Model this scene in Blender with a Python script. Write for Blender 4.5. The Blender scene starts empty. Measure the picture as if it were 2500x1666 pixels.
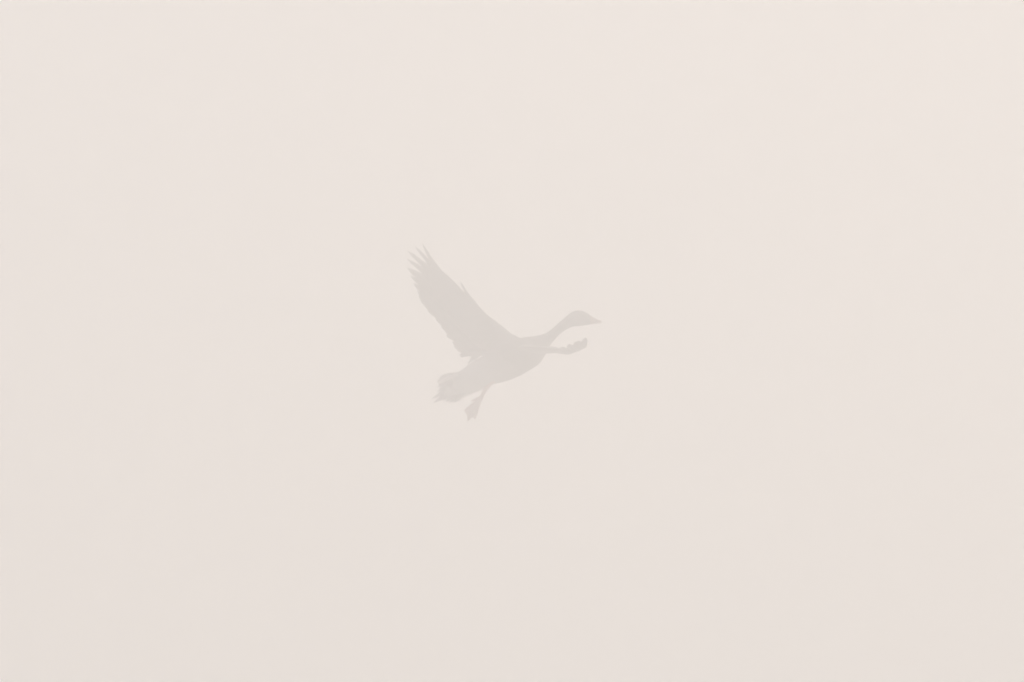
import bpy, math, random
from mathutils import Vector, Matrix

# ------------------------------------------------------------------ camera
D = 48.0                       # metres from the lens to the goose
PITCH = math.radians(14.0)     # looking up at a bird some 13 m above the marsh
LENS = 400.0
scene = bpy.context.scene
col = scene.collection
cam_d = bpy.data.cameras.new("camera")
cam_d.lens = LENS
cam_d.sensor_width = 36.0
cam_d.clip_start = 0.1
cam_d.clip_end = 20000.0
cam = bpy.data.objects.new("camera", cam_d)
cam.location = (0, 0, 1.6)
cam.rotation_euler = (math.pi / 2 + PITCH, 0, 0)
col.objects.link(cam)
scene.camera = cam

# ------------------------------------------------------------------ light
SUN_EL = math.radians(44.0)
SUN_AZ = math.radians(17.0)    # to the right of the viewing direction
world = bpy.data.worlds.new("World")
scene.world = world
world.use_nodes = True
wn = world.node_tree.nodes
wl = world.node_tree.links
wn.clear()
sky = wn.new("ShaderNodeTexSky")
sky.sky_type = 'NISHITA'
sky.sun_disc = False
sky.sun_elevation = SUN_EL
sky.sun_rotation = SUN_AZ
sky.air_density = 1.0
sky.dust_density = 6.0
sky.ozone_density = 1.0
bg = wn.new("ShaderNodeBackground")
bg.inputs["Strength"].default_value = 0.08
wo = wn.new("ShaderNodeOutputWorld")
wl.new(sky.outputs[0], bg.inputs[0])
wl.new(bg.outputs[0], wo.inputs[0])

sun_d = bpy.data.lights.new("sun", 'SUN')
sun_d.energy = 2.8
sun_d.angle = math.radians(10.0)
sun_d.color = (1.0, 0.93, 0.84)
sun = bpy.data.objects.new("sun", sun_d)
sdir = Vector((math.sin(SUN_AZ) * math.cos(SUN_EL), math.cos(SUN_AZ) * math.cos(SUN_EL), math.sin(SUN_EL)))
sun.rotation_euler = (-sdir).to_track_quat('-Z', 'Y').to_euler()
sun.location = sdir * 100
col.objects.link(sun)

scene.view_settings.view_transform = 'Standard'
scene.view_settings.look = 'None'
scene.view_settings.gamma = 1.0
scene.view_settings.use_curve_mapping = False
scene.view_settings.exposure = 0.25
scene.cycles.max_bounces = 12
scene.cycles.volume_bounces = 6
scene.cycles.use_denoising = True
scene.cycles.denoising_input_passes = "RGB_ALBEDO_NORMAL"

FOG_DENSITY = 0.0455
FOG_COLOR = (0.992, 0.985, 0.990)
FOG_G = 0.2


# ------------------------------------------------------------------ helpers
def principled(name, rough=0.8):
    m = bpy.data.materials.new(name)
    m.use_nodes = True
    nt = m.node_tree
    b = nt.nodes["Principled BSDF"]
    b.inputs["Roughness"].default_value = rough
    return m, nt, b


def two_tone(name, c1, c2, scale=30.0, rough=0.8, bump=0.2, stretch=(1, 1, 1), sheen=0.0, trans=0.0):
    """noise-mottled colour with fine relief"""
    m, nt, b = principled(name, rough)
    n = nt.nodes
    tc = n.new("ShaderNodeTexCoord")
    mp = n.new("ShaderNodeMapping")
    mp.inputs["Scale"].default_value = stretch
    ns = n.new("ShaderNodeTexNoise")
    ns.inputs["Scale"].default_value = scale
    ns.inputs["Detail"].default_value = 5.0
    rp = n.new("ShaderNodeValToRGB")
    rp.color_ramp.elements[0].position = 0.3
    rp.color_ramp.elements[0].color = (*c1, 1)
    rp.color_ramp.elements[1].position = 0.7
    rp.color_ramp.elements[1].color = (*c2, 1)
    bp = n.new("ShaderNodeBump")
    bp.inputs["Strength"].default_value = bump
    bp.inputs["Distance"].default_value = 0.004
    L = nt.links
    L.new(tc.outputs["Object"], mp.inputs["Vector"])
    L.new(mp.outputs[0], ns.inputs["Vector"])
    L.new(ns.outputs["Fac"], rp.inputs["Fac"])
    L.new(rp.outputs["Color"], b.inputs["Base Color"])
    L.new(ns.outputs["Fac"], bp.inputs["Height"])
    L.new(bp.outputs[0], b.inputs["Normal"])
    if trans > 0:
        tr = n.new("ShaderNodeBsdfTranslucent")
        mx = n.new("ShaderNodeMixShader")
        mx.inputs[0].default_value = trans
        L.new(rp.outputs["Color"], tr.inputs["Color"])
        L.new(b.outputs[0], mx.inputs[1])
        L.new(tr.outputs[0], mx.inputs[2])
        out = [x for x in n if x.type == 'OUTPUT_MATERIAL'][0]
        L.new(mx.outputs[0], out.inputs["Surface"])
    return m


# photo pixel (of the enlarged study crop) + depth behind the bird's plane -> world
FX = LENS / 36.0 * 2500.0
RIGHT = Vector((1, 0, 0))
UP = Vector((0, -math.sin(PITCH), math.cos(PITCH)))
AWAY = Vector((0, math.cos(PITCH), math.sin(PITCH)))
CAM = Vector(cam.location)
K = 540.0 / 1693.0
U = K * D / FX                 # metres per crop unit at the bird


def world_pt(x, y, w):
    px, py = 960 + x * K - 1250.0, 833.0 - (560 + y * K)
    d = D + w
    return CAM + RIGHT * (px * d / FX) + UP * (py * d / FX) + AWAY * d


GOOSE_AT = world_pt(900, 1000, 0.0)


def P(x, y, w):
    return world_pt(x, y, w) - GOOSE_AT


def mesh_obj(name, verts, faces, mat, parent=None, smooth=True):
    me = bpy.data.meshes.new(name)
    me.from_pydata([tuple(v) for v in verts], [], faces)
    me.validate()
    me.update()
    if smooth:
        me.polygons.foreach_set("use_smooth", [True] * len(me.polygons))
    me.materials.append(mat)
    o = bpy.data.objects.new(name, me)
    o.parent = parent
    col.objects.link(o)
    return o


def catmull(pts, sub):
    """smooth curve through tuples of floats"""
    out = []
    n = len(pts)
    for i in range(n - 1):
        p0, p1, p2, p3 = pts[max(i - 1, 0)], pts[i], pts[i + 1], pts[min(i + 2, n - 1)]
        for k in range(sub):
            t = k / sub
            out.append(tuple(0.5 * (2 * b + (c - a) * t + (2 * a - 5 * b + 4 * c - d) * t * t + (3 * b - a - 3 * c + d) * t ** 3)
                             for a, b, c, d in zip(p0, p1, p2, p3)))
    out.append(tuple(pts[-1]))
    return out


def loft(rings, cap=True):
    """rings of equal length -> verts, faces"""
    n = len(rings[0])
    V = [v for r in rings for v in r]
    F = []
    for i in range(len(rings) - 1):
        for j in range(n):
            a, b = i * n + j, i * n + (j + 1) % n
            F.append((a, b, b + n, a + n))
    if cap:
        c0 = sum(rings[0], Vector()) / n
        c1 = sum(rings[-1], Vector()) / n
        V += [c0, c1]
        i0, i1 = len(V) - 2, len(V) - 1
        m = (len(rings) - 1) * n
        for j in range(n):
            F.append((i0, (j + 1) % n, j))
            F.append((i1, m + j, m + (j + 1) % n))
    return V, F


rng = random.Random(7)

# ------------------------------------------------------------------ materials
M_body = two_tone("grey_brown_plumage", (0.060, 0.054, 0.048), (0.135, 0.122, 0.108), 26, 0.85, 0.5)
M_head = M_body
M_covert = two_tone("wing_covert_plumage", (0.085, 0.082, 0.080), (0.155, 0.150, 0.146), 34, 0.85, 0.5)
M_flight = two_tone("flight_feather_vane", (0.032, 0.030, 0.029), (0.070, 0.066, 0.062), 60, 0.7, 0.25, trans=0.12)
M_tail = two_tone("tail_feather_vane", (0.13, 0.125, 0.12), (0.30, 0.29, 0.28), 50, 0.7, 0.25, trans=0.2)
M_vent = two_tone("white_vent_down", (0.55, 0.54, 0.53), (0.75, 0.74, 0.73), 60, 0.9, 0.3, trans=0.35)
M_bill = two_tone("orange_bill_horn", (0.27, 0.15, 0.07), (0.36, 0.21, 0.11), 40, 0.45, 0.1)
M_leg = two_tone("pink_leg_skin", (0.42, 0.20, 0.16), (0.56, 0.30, 0.25), 90, 0.6, 0.4)
M_eye, _, _b = principled("dark_eye", 0.08)
_b.inputs["Base Color"].default_value = (0.012, 0.008, 0.006, 1)
M_ground = two_tone("marsh_meadow", (0.035, 0.045, 0.018), (0.11, 0.10, 0.045), 0.35, 0.95, 0.6)

# ------------------------------------------------------------------ setting
GH = 1500.0
N = 60
gv, gf = [], []
for j in range(N + 1):
    for i in range(N + 1):
        x = (i / N * 2 - 1) * GH
        y = (j / N * 2 - 1) * GH
        gv.append(Vector((x, y, -0.15 + 0.12 * math.sin(x * 0.013 + 1.3) * math.cos(y * 0.017) + rng.uniform(-0.03, 0.03))))
for j in range(N):
    for i in range(N):
        a = j * (N + 1) + i
        gf.append((a, a + 1, a + N + 2, a + N + 1))
ground = mesh_obj("ground", gv, gf, M_ground)
ground["kind"] = "structure"
ground["label"] = "flat marsh meadow lying under the fog"

# ------------------------------------------------------------------ goose
goose = bpy.data.objects.new("goose", None)
goose.empty_display_size = 0.1
goose.location = GOOSE_AT
col.objects.link(goose)
goose["label"] = "lone grey goose flying through pale fog with wings spread and webbed foot dangling"
goose["category"] = "goose"

AX = 0.44                      # the bird heads right and a little away from us


def axis_w(x):
    return AX * (x - 900.0) * U


# torso, neck and head: top outline, bottom outline, half width in metres
SPINE = [
    (410, 1172, 446, 1256, 0.022), (448, 1118, 502, 1284, 0.048), (520, 1080, 596, 1252, 0.064),
    (600, 1018, 682, 1224, 0.080), (690, 969, 762, 1188, 0.094), (780, 914, 862, 1164, 0.102),
    (862, 874, 962, 1125, 0.104), (940, 842, 1052, 1074, 0.098), (1012, 826, 1117, 1030, 0.086),
    (1072, 820, 1156, 975, 0.068), (1120, 811, 1188, 918, 0.048), (1162, 798, 1216, 868, 0.034),
    (1198, 776, 1247, 833, 0.0285), (1242, 737, 1292, 791, 0.0265), (1292, 695, 1342, 758, 0.0265),
    (1334, 660, 1382, 745, 0.029), (1376, 630, 1411, 742, 0.032), (1428, 621, 1449, 738, 0.0315),
    (1472, 635, 1484, 734, 0.027), (1504, 655, 1512, 728, 0.019),
]
NR = 28
rings = []
for (tx, ty, bx, by, hw) in catmull(SPINE, 5):
    cx, cy = (tx + bx) / 2, (ty + by) / 2
    w = axis_w(cx)
    c = P(cx, cy, w)
    up = P(tx, ty, w) - c
    ring = []
    for k in range(NR):
        a = 2 * math.pi * k / NR
        s, co = math.sin(a), math.cos(a)
        ring.append(c + up * co + AWAY * (hw * s * (1.0 - 0.10 * co)))
    rings.append(ring)
# bring the beak end to a blunt close inside the bill
V, F = loft(rings)
body = mesh_obj("body", V, F, M_body, goose)
# pale rear belly and vent, darker front: a real plumage pattern along the body's axis
nt = M_body.node_tree
n, Lk = nt.nodes, nt.links
b = n["Principled BSDF"]
base_link = b.inputs["Base Color"].links[0].from_socket
tc = [x for x in n if x.type == 'TEX_COORD'][0]
dp = n.new("ShaderNodeVectorMath")
dp.operation = 'DOT_PRODUCT'
axis3 = (P(560, 1230, axis_w(560)) - P(900, 1000, 0)).normalized()
dp.inputs[1].default_value = axis3
mr = n.new("ShaderNodeMapRange")
mr.inputs["From Min"].default_value = 0.06
mr.inputs["From Max"].default_value = 0.20
wob = n.new("ShaderNodeTexNoise")
wob.inputs["Scale"].default_value = 40
wadd = n.new("ShaderNodeMath")
wadd.operation = 'MULTIPLY_ADD'
wadd.inputs[1].default_value = 0.08
mixc = n.new("ShaderNodeMix")
mixc.data_type = 'RGBA'
Lk.new(tc.outputs["Object"], dp.inputs[0])
Lk.new(tc.outputs["Object"], wob.inputs["Vector"])
Lk.new(wob.outputs["Fac"], wadd.inputs[0])
Lk.new(dp.outputs["Value"], wadd.inputs[2])
Lk.new(wadd.outputs[0], mr.inputs["Value"])
Lk.new(mr.outputs["Result"], mixc.inputs[0])
Lk.new(base_link, mixc.inputs[6])
mixc.inputs[7].default_value = (0.45, 0.44, 0.43, 1)
Lk.new(mixc.outputs[2], b.inputs["Base Color"])

# bill: upper and lower halves
BILL = [(1498, 652, 1506, 729, 0.0175), (1520, 665, 1524, 727, 0.0155), (1542, 678, 1546, 724, 0.0125),
        (1566, 690, 1569, 722, 0.0105), (1585, 697, 1587, 722, 0.0085), (1595, 702, 1595, 720, 0.006)]


def bill_half(name, lo, hi, parent):
    rr = []
    for (tx, ty, bx, by, hw) in catmull(BILL, 3):
        w = axis_w((tx + bx) / 2)
        t, bt = P(tx, ty, w), P(bx, by, w)
        c = t.lerp(bt, (lo + hi) / 2)
        upv = (t - bt) * ((hi - lo) / 2)
        rr.append([c + upv * math.cos(2 * math.pi * k / 14) + AWAY * hw * math.sin(2 * math.pi * k / 14) for k in range(14)])
    V, F = loft(rr)
    return mesh_obj(name, V, F, M_bill, parent)


bill = bill_half("bill", 0.0, 0.66, goose)
lower = bill_half("lower_mandible", 0.64, 1.0, bill)


def ball(name, c, r, mat, parent, seg=14):
    rr = []
    for i in range(1, 8):
        th = math.pi * i / 8
        rr.append([c + Vector((r * math.sin(th) * math.cos(2 * math.pi * k / seg), r * math.sin(th) * math.sin(2 * math.pi * k / seg), r * math.cos(th))) for k in range(seg)])
    V, F = loft(rr)
    return mesh_obj(name, V, F, mat, parent)


for sgn in (-1, 1):
    ball("eye", P(1452, 668, axis_w(1452) + sgn * 0.0265), 0.0052, M_eye, goose)
for sgn in (-1, 1):
    ball("nostril", P(1535, 690, axis_w(1535) + sgn * 0.0125), 0.0022, M_eye, bill, 8)


# -------------------------------------------------- feathers
def profile(t, tip):
    """half width along the vane (0 base .. 1 tip)"""
    if tip == 'emarginate':
        keys = [(0, .55), (.3, 1.0), (.47, .95), (.60, .60), (.75, .54), (.88, .40), (1, .05)]
    elif tip == 'pointed':
        keys = [(0, 1.0), (.3, 1.05), (.6, 1.0), (.75, .85), (.88, .50), (.95, .25), (1, .03)]
    else:
        keys = [(0, 1.0), (.3, 1.05), (.7, 1.0), (.85, .92), (.94, .66), (.98, .38), (1, .08)]
    for (a, x), (c, y) in zip(keys, keys[1:]):
        if t <= c:
            return x + (y - x) * (t - a) / (c - a)
    return keys[-1][1]


STN = [0, .3, .5, .65, .78, .88, .95, 1.0]


def feather(name, pts, sides, norm, mat, parent, tip='round', hw=1.0, thick=0.0012, roll=0.0, jag=0.0):
    """pts(t): axis point, sides(t): unit-width side vector, norm: lift direction"""
    rr = []
    for t in STN:
        c = pts(t)
        s = sides(t) * (hw * profile(t, tip))
        j1, j2 = 1 + rng.uniform(-jag, jag), 1 + rng.uniform(-jag, jag)
        rr.append([c - s * j1 - norm * roll, c + norm * thick, c + s * j2 + norm * roll, c - norm * thick])
    V, F = loft(rr)
    return mesh_obj(name, V, F, mat, parent)


# -------------------------------------------------- far wing, raised behind the back
# its sheet rises away from us: depth from place on the wing
def far_w(x, y):
    u, v = (x - 900) * U, -(y - 850) * U
    s = math.hypot(x - 900, y - 850) / 990.0
    return 0.035 - 0.307 * u + 1.144 * v - 0.10 * s * s + 0.05 * s


WN = (AWAY - RIGHT * -0.307 - UP * 1.144).normalized()   # points away/down; -WN is the dorsal side


def FW(x, y, off=0.0):
    return P(x, y, far_w(x, y)) + WN * off


def far_wing_mesh():
    st = [(1030, 870, 800, 975, .030), (955, 828, 705, 930, .032), (905, 802, 640, 888, .030), (838, 746, 565, 830, .025), (778, 700, 515, 775, .022),
          (715, 652, 475, 722, .020), (655, 586, 430, 665, .019), (604, 524, 395, 610, .018), (560, 492, 360, 560, .015), (525, 464, 330, 516, .013),
          (478, 412, 300, 465, .011), (430, 368, 280, 412, .009), (384, 328, 268, 362, .007), (342, 287, 268, 312, .005), (318, 260, 285, 276, .002)]
    rr = []
    m = 18
    for (lx, ly, tx, ty, th) in catmull(st, 3):
        ring = []
        for k in range(m):
            a = 2 * math.pi * k / m
            cpos = (1 - math.cos(a)) / 2                       # 0 leading .. 1 trailing
            cpos = cpos ** 1.35
            prof = math.sqrt(max(cpos, 0)) * (1 - cpos) * 2.2 + 0.03
            side = 1 if k < m / 2 else -1
            if k == 0:
                side = 0
            x, y = lx + (tx - lx) * cpos, ly + (ty - ly) * cpos
            ring.append(FW(x, y, side * prof * th * 0.7 - 0.18 * math.sin(math.pi * cpos) * th))
        rr.append(ring)
    return loft(rr)


V, F = far_wing_mesh()
far_wing = mesh_obj("wing", V, F, M_covert, goose)
far_wing["label"] = "raised wing behind the back"


def flat_feather(name, b, t, hw, parent, mat, tip, layer, curve=0.0, mapf=FW, thick=0.0011):
    """vane laid out on the wing sheet: b, t in sheet coordinates"""
    bx, by = b
    tx, ty = t
    L = math.hypot(tx - bx, ty - by)
    dx, dy = (tx - bx) / L, (ty - by) / L
    nx, ny = -dy, dx

    def pts(q):
        c = curve * math.sin(math.pi * q)
        return mapf(bx + (tx - bx) * q + nx * c, by + (ty - by) * q + ny * c, layer)

    def sides(q):
        x, y = bx + (tx - bx) * q, by + (ty - by) * q
        return mapf(x + nx, y + ny, layer) - mapf(x, y, layer)
    return feather(name, pts, sides, WN, mat, parent, tip, hw, thick, roll=0.0014, jag=0.05)


# primaries, outermost first: tip, half width, shape
PRIM = [((222, 108), 22, 'emarginate', 58, 340), ((166, 127), 26, 'emarginate', 49.5, 360), ((111, 162), 31, 'emarginate', 41, 380),
        ((105, 222), 34, 'emarginate', 37, 350), ((104, 288), 31, 'pointed', 35, 330), ((129, 346), 31, 'pointed', 36, 320),
        ((149, 402), 31, 'pointed', 37, 310), ((177, 457), 32, 'pointed', 37, 300), ((193, 490), 31, 'round', 36, 290), ((208, 519), 31, 'round', 36, 280)]
for i, (t, hw, tip, ang, ln) in enumerate(PRIM):
    b0 = (t[0] + ln * math.cos(math.radians(ang)), t[1] + ln * math.sin(math.radians(ang)))
    flat_feather("primary_feather", b0, t, hw, far_wing, M_flight, tip, 0.001 + 0.0013 * i, curve=(-8 if i == 0 else 2 if i < 3 else 5))
SEC = [(234, 552, 30), (258, 590, 30), (298, 622, 27), (318, 656, 30), (346, 684, 27), (362, 716, 29), (388, 746, 28), (400, 784, 27), (434, 800, 30), (446, 838, 30),
       (456, 866, 28), (476, 886, 28), (506, 908, 24)]
for i, (tx, ty, hw) in enumerate(SEC):
    q = i / (len(SEC) - 1)
    ang = math.radians(34 - 30 * q ** 1.4)
    ln = 290 - 50 * q
    b0 = (tx + ln * math.cos(ang), ty + ln * math.sin(ang))
    flat_feather("secondary_feather", b0, (tx, ty), hw, far_wing, M_flight, 'round', 0.013 + 0.0009 * i, curve=5)
TER = [((498, 936), (740, 868), 17), ((506, 950), (760, 880), 17), ((560, 946), (790, 872), 20), ((586, 950), (800, 880), 22), ((564, 1017), (690, 880), 17), ((592, 1000), (720, 890), 17)]
for i, (t, b0, hw) in enumerate(TER):
    flat_feather("tertial_feather", b0, t, hw, far_wing, M_covert, 'pointed' if i >= 4 else 'round', 0.022 - 0.002 * i, curve=4)
# alula standing off the leading edge at the wrist
flat_feather("alula_feather", (604, 548), (515, 403), 9, far_wing, M_flight, 'pointed', -0.006, curve=-6)
flat_feather("alula_feather", (606, 552), (533, 446), 7, far_wing, M_flight, 'pointed', -0.004, curve=-5)


# -------------------------------------------------- near wing, reaching towards us, seen along its edge
def near_wing_mesh():
    st = [(1050, 930, 0.05, 935, 930, .035, .030), (1075, 930, 0.0, 950, 915, -.03, .034), (1110, 932, -.05, 970, 908, -.11, .034), (1160, 937, -.11, 1010, 912, -.21, .030), (1230, 938, -.22, 1090, 915, -.33, .024),
          (1290, 940, -.32, 1170, 914, -.43, .022), (1343, 955, -.40, 1240, 922, -.51, .014), (1398, 937, -.48, 1310, 918, -.58, .012),
          (1440, 922, -.55, 1380, 912, -.62, .010), (1460, 900, -.60, 1425, 895, -.64, .007), (1468, 876, -.63, 1450, 880, -.65, .003)]
    rr = []
    m = 16
    for (lx, ly, lw, tx, ty, tw, th) in catmull(st, 4):
        a0, a1 = P(lx, ly, lw), P(tx, ty, tw)
        ring = []
        for k in range(m):
            a = 2 * math.pi * k / m
            cp = ((1 - math.cos(a)) / 2) ** 1.3
            prof = math.sqrt(cp) * (1 - cp) * 2.2 + 0.03
            sd = 0 if k == 0 else (1 if k < m / 2 else -1)
            ring.append(a0.lerp(a1, cp) + UP * (sd * prof * th * 0.62 + 0.2 * th * math.sin(math.pi * cp)))
        rr.append(ring)
    return loft(rr)


V, F = near_wing_mesh()
near_wing = mesh_obj("wing", V, F, M_covert, goose)
near_wing["label"] = "wing stretched out ahead of the breast, seen along its edge"


def free_feather(name, b, t, hw, parent, mat, tip, sidev, sag=0.0, roll=0.0):
    B, T = P(*b), P(*t)
    d = (T - B)
    sv = (sidev - d.normalized() * sidev.dot(d.normalized())).normalized()
    nm = d.cross(sv).normalized()
    if nm.dot(UP) < 0:
        nm = -nm
    return feather(name, lambda q: B + d * q - UP * (sag * math.sin(math.pi * q)), lambda q: sv, nm, mat, parent, tip, hw, 0.0014, roll=roll, jag=0.04)


NPRIM = [((1469, 831, -.70), (1446, 908, -.56), .013, 'round'), ((1454, 858, -.72), (1440, 912, -.55), .013, 'round'), ((1420, 856, -.72), (1428, 916, -.54), .016, 'round'),
         ((1400, 861, -.71), (1416, 920, -.52), .015, 'round'), ((1370, 898, -.70), (1402, 924, -.50), .015, 'round'), ((1348, 881, -.70), (1388, 928, -.48), .016, 'round'),
         ((1322, 913, -.68), (1376, 932, -.46), .015, 'round'), ((1292, 901, -.66), (1364, 936, -.45), .016, 'round'), ((1268, 914, -.64), (1352, 938, -.44), .016, 'round'),
         ((1246, 917, -.62), (1340, 940, -.43), .016, 'round')]
for (t, b0, hw, tip) in NPRIM:
    free_feather("primary_feather", b0, t, hw, near_wing, M_flight, tip, RIGHT, sag=0.012, roll=0.001)
for i in range(12):
    q = i / 11
    t = (1222 - 260 * q, 916 - 16 * math.sin(q * 2), -.60 + .33 * q)
    b0 = (1320 - 260 * q, 938 - 12 * q, -.40 + .36 * q)
    free_feather("secondary_feather", b0, t, .018, near_wing, M_flight, 'round', RIGHT, sag=0.004, roll=0.0012)
free_feather("alula_feather", (1330, 952, -.40), (1362, 953, -.50), .008, near_wing, M_flight, 'pointed', RIGHT)


# -------------------------------------------------- tail
tail_ring = []
for (tx, ty, bx, by, hw) in catmull([(560, 1075, 600, 1180, .045), (490, 1112, 540, 1220, .045), (436, 1138, 474, 1240, .040), (400, 1165, 424, 1230, .028)], 3):
    cx, cy = (tx + bx) / 2, (ty + by) / 2
    w = axis_w(cx)
    c = P(cx, cy, w)
    upv = P(tx, ty, w) - c
    tail_ring.append([c + upv * math.cos(2 * math.pi * k / 16) + AWAY * hw * math.sin(2 * math.pi * k / 16) for k in range(16)])
V, F = loft(tail_ring)
tail = mesh_obj("tail", V, F, M_tail, goose)
# fan of rectrices: tips in the picture with their depth; near edge hangs lowest
RECT = [((362, 1126), .064), ((350, 1140), .056), ((337, 1158), .046), ((332, 1172), .040), ((346, 1188), .034), ((334, 1208), .025), ((349, 1224), .015), ((336, 1243), .006),
        ((344, 1262), -.004), ((322, 1276), -.012), ((298, 1296), -.022), ((308, 1330), -.032), ((330, 1310), -.036), ((356, 1288), -.042), ((376, 1306), -.050), ((403, 1320), -.056), ((430, 1330), -.064), ((464, 1330), -.070)]
for i, ((tx, ty), dw) in enumerate(RECT):
    q = i / (len(RECT) - 1)
    b0 = (520 + 30 * q, 1110 + 110 * q, axis_w(540) + dw * 0.35)
    long = 10 <= i <= 12
    free_feather("tail_feather", b0, (tx, ty, axis_w(tx) + dw), .0105 if long else .0098 + .002 * rng.random(), tail, M_tail, 'pointed',
                 (UP * 0.75 + AWAY * 0.55 - RIGHT * 0.2), sag=0.0, roll=0.001)

# -------------------------------------------------- soft white vent and flank fluff: fine barbs, one mass
V, F = [], []


def barb(p, d, length, width, bend):
    side = d.cross(AWAY + UP * rng.uniform(-.5, .5) + RIGHT * rng.uniform(-.5, .5)).normalized() * width
    n0 = len(V)
    for q, k in ((0, 1.0), (.5, .8), (1.0, .15)):
        c = p + d * (length * q) + bend * (q * q * length)
        V.extend([c - side * k, c + side * k])
    F.extend([(n0, n0 + 1, n0 + 3, n0 + 2), (n0 + 2, n0 + 3, n0 + 5, n0 + 4)])


back = (P(420, 1290, axis_w(420)) - P(640, 1170, axis_w(640))).normalized()
down = (P(600, 1250, 0) - P(560, 1180, 0)).normalized()
EDGE = catmull([(402, 1262), (440, 1290), (500, 1290), (560, 1263), (620, 1240), (680, 1222)], 8)
for i in range(1500):
    q = rng.random()
    k = min(int(q * (len(EDGE) - 1)), len(EDGE) - 2)
    f = q * (len(EDGE) - 1) - k
    ex, ey = (EDGE[k][0] * (1 - f) + EDGE[k + 1][0] * f, EDGE[k][1] * (1 - f) + EDGE[k + 1][1] * f)
    inset = rng.uniform(4, 60)
    dw = math.copysign(math.sqrt(inset / 100) * 0.07, rng.uniform(-1, 1)) * rng.uniform(.6, 1)
    p = P(ex + inset * 0.35, ey - inset, axis_w(ex) + dw)
    d = (back * rng.uniform(.6, 1) + down * rng.uniform(.0, .35) + AWAY * rng.uniform(-.2, .2)).normalized()
    barb(p, d, rng.uniform(.018, .038) * (1.15 - .5 * q), .0009, down * rng.uniform(0, .25))
# upper tail coverts fray
for i in range(260):
    q = rng.random()
    p = P(500 - 120 * q, 1092 + 50 * q + rng.uniform(2, 30), axis_w(450) + rng.uniform(-.04, .04))
    d = (back + UP * rng.uniform(0, .15) + AWAY * rng.uniform(-.2, .2)).normalized()
    barb(p, d, rng.uniform(.018, .034), .0009, Vector((0, 0, 0)))
fluff = mesh_obj("vent_down", V, F, M_vent, goose)
fluff["kind"] = "stuff"


# -------------------------------------------------- legs
def tube(path, seg=10):
    """path: (x, y, w, radius m)"""
    pts = catmull(path, 4)
    rr = []
    C = [P(a, b_, c) for a, b_, c, _ in pts]
    for i, (a, b_, c, r) in enumerate(pts):
        t = (C[min(i + 1, len(C) - 1)] - C[max(i - 1, 0)]).normalized()
        s = t.cross(AWAY).normalized()
        u2 = s.cross(t).normalized()
        rr.append([C[i] + (s * math.cos(2 * math.pi * k / seg) + u2 * math.sin(2 * math.pi * k / seg)) * r for k in range(seg)])
    return loft(rr)


def add(VF, V2, F2):
    n0 = len(VF[0])
    VF[0].extend(V2)
    VF[1].extend([tuple(i + n0 for i in f) for f in F2])


LW = axis_w(690) - 0.035
VF = ([], [])
add(VF, *tube([(745, 1150, LW, .022), (722, 1192, LW, .0145), (697, 1238, LW, .0095), (678, 1278, LW, .0088), (665, 1300, LW, .0105), (655, 1318, LW, .010)]))
leg = mesh_obj("leg", VF[0], VF[1], M_leg, goose)
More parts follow.
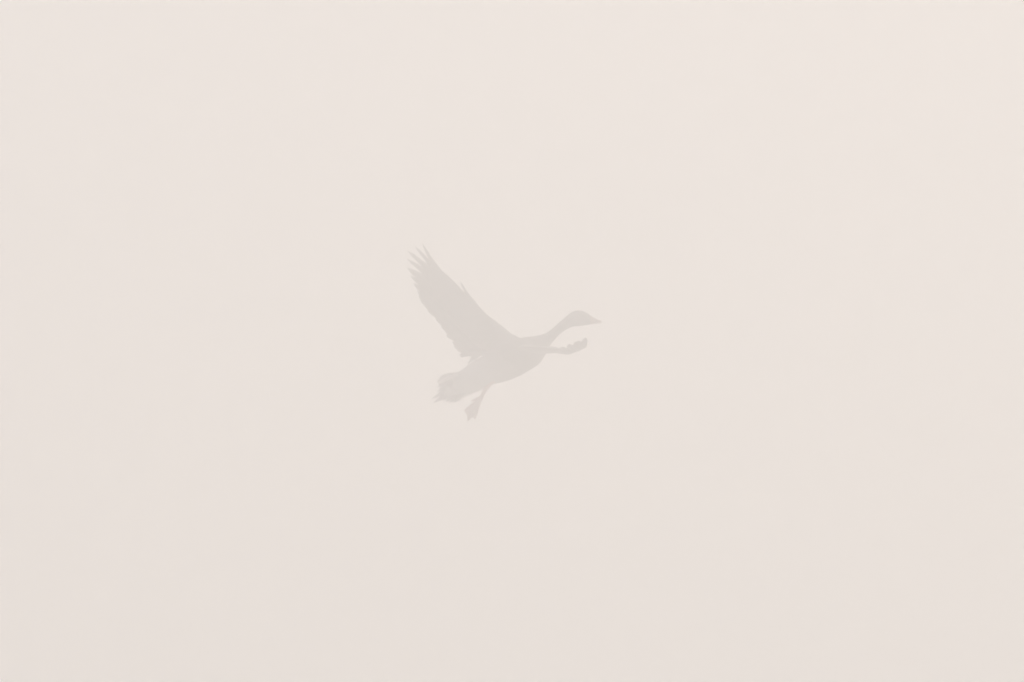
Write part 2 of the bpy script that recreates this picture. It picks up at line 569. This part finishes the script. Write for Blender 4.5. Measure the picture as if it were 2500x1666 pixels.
# webbed foot hanging back: toes as tubes, web as a thin thick-edged sheet
FT = ([], [])
toes = {'a': [(662, 1300, LW, .0085), (618, 1335, LW + .012, .006), (575, 1366, LW + .024, .005), (545, 1390, LW + .034, .0022)],
        'b': [(660, 1304, LW, .009), (628, 1360, LW - .004, .0065), (596, 1415, LW - .008, .005), (569, 1472, LW - .010, .0022)],
        'c': [(664, 1302, LW, .0085), (655, 1350, LW - .022, .006), (640, 1402, LW - .038, .005), (627, 1456, LW - .050, .0022)],
        'h': [(668, 1286, LW, .007), (636, 1300, LW + .004, .0055), (598, 1314, LW + .008, .003)]}
for k_ in toes:
    add(FT, *tube(toes[k_], 8))
for p_, q_, sag in (('a', 'b', .10), ('b', 'c', .16)):
    A_, B_ = catmull(toes[p_], 6), catmull(toes[q_], 6)
    nrow, nc = len(A_), 7
    Vt, Vb = [], []
    for i in range(nrow):
        for j in range(nc):
            f = j / (nc - 1)
            pull = 1 - sag * math.sin(math.pi * f) * (i / (nrow - 1)) ** 2
            x = i * pull
            i0 = min(int(x), nrow - 2)
            g = x - i0
            a = [A_[i0][m] * (1 - g) + A_[i0 + 1][m] * g for m in range(3)]
            c = [B_[i0][m] * (1 - g) + B_[i0 + 1][m] * g for m in range(3)]
            pt = P(*[a[m] * (1 - f) + c[m] * f for m in range(3)])
            Vt.append(pt + AWAY * .0009)
            Vb.append(pt - AWAY * .0009)
    Fs = []
    NN = nrow * nc
    for i in range(nrow - 1):
        for j in range(nc - 1):
            a = i * nc + j
            Fs.append((a, a + 1, a + nc + 1, a + nc))
            Fs.append((NN + a, NN + a + nc, NN + a + nc + 1, NN + a + 1))
    for j in range(nc - 1):
        a = (nrow - 1) * nc + j
        Fs.append((a, a + 1, NN + a + 1, NN + a))
    add(FT, Vt + Vb, Fs)
foot = mesh_obj("foot", FT[0], FT[1], M_leg, leg)

# the other leg, drawn up along the vent on the far side
LF = axis_w(660) + 0.045
VF = ([], [])
add(VF, *tube([(740, 1140, LF - .01, .020), (690, 1178, LF, .012), (640, 1205, LF, .008), (590, 1222, LF, .0085)]))
leg2 = mesh_obj("leg", VF[0], VF[1], M_leg, goose)
FT = ([], [])
for k_, (ex, ey, ew) in enumerate([(505, 1235, .016), (495, 1222, .0), (508, 1212, -.016)]):
    add(FT, *tube([(592, 1222, LF, .008), (550, 1226, LF + ew * .5, .006), (ex, ey, LF + ew, .0025)], 8))
mesh_obj("foot", FT[0], FT[1], M_leg, leg2)

# ------------------------------------------------------------------ haze
HZ = 1540.0
z0, z1 = -1.4, 14.6
hv = [Vector((x, y, z)) for z in (z0, z1) for x, y in ((-HZ, -HZ), (HZ, -HZ), (HZ, HZ), (-HZ, HZ))]
hf = [(3, 2, 1, 0), (4, 5, 6, 7), (0, 1, 5, 4), (1, 2, 6, 5), (2, 3, 7, 6), (3, 0, 4, 7)]
M_fog = bpy.data.materials.new("fog_air")
M_fog.use_nodes = True
fn = M_fog.node_tree.nodes
fn.clear()
fo = fn.new("ShaderNodeOutputMaterial")
pv = fn.new("ShaderNodeVolumePrincipled")
pv.inputs["Color"].default_value = (*FOG_COLOR, 1)
pv.inputs["Density"].default_value = FOG_DENSITY
pv.inputs["Anisotropy"].default_value = FOG_G
M_fog.node_tree.links.new(pv.outputs[0], fo.inputs["Volume"])
haze = mesh_obj("haze", hv, hf, M_fog, smooth=False)
haze["kind"] = "stuff"
haze["label"] = "pale morning fog filling the air around the goose"
haze["category"] = "fog"
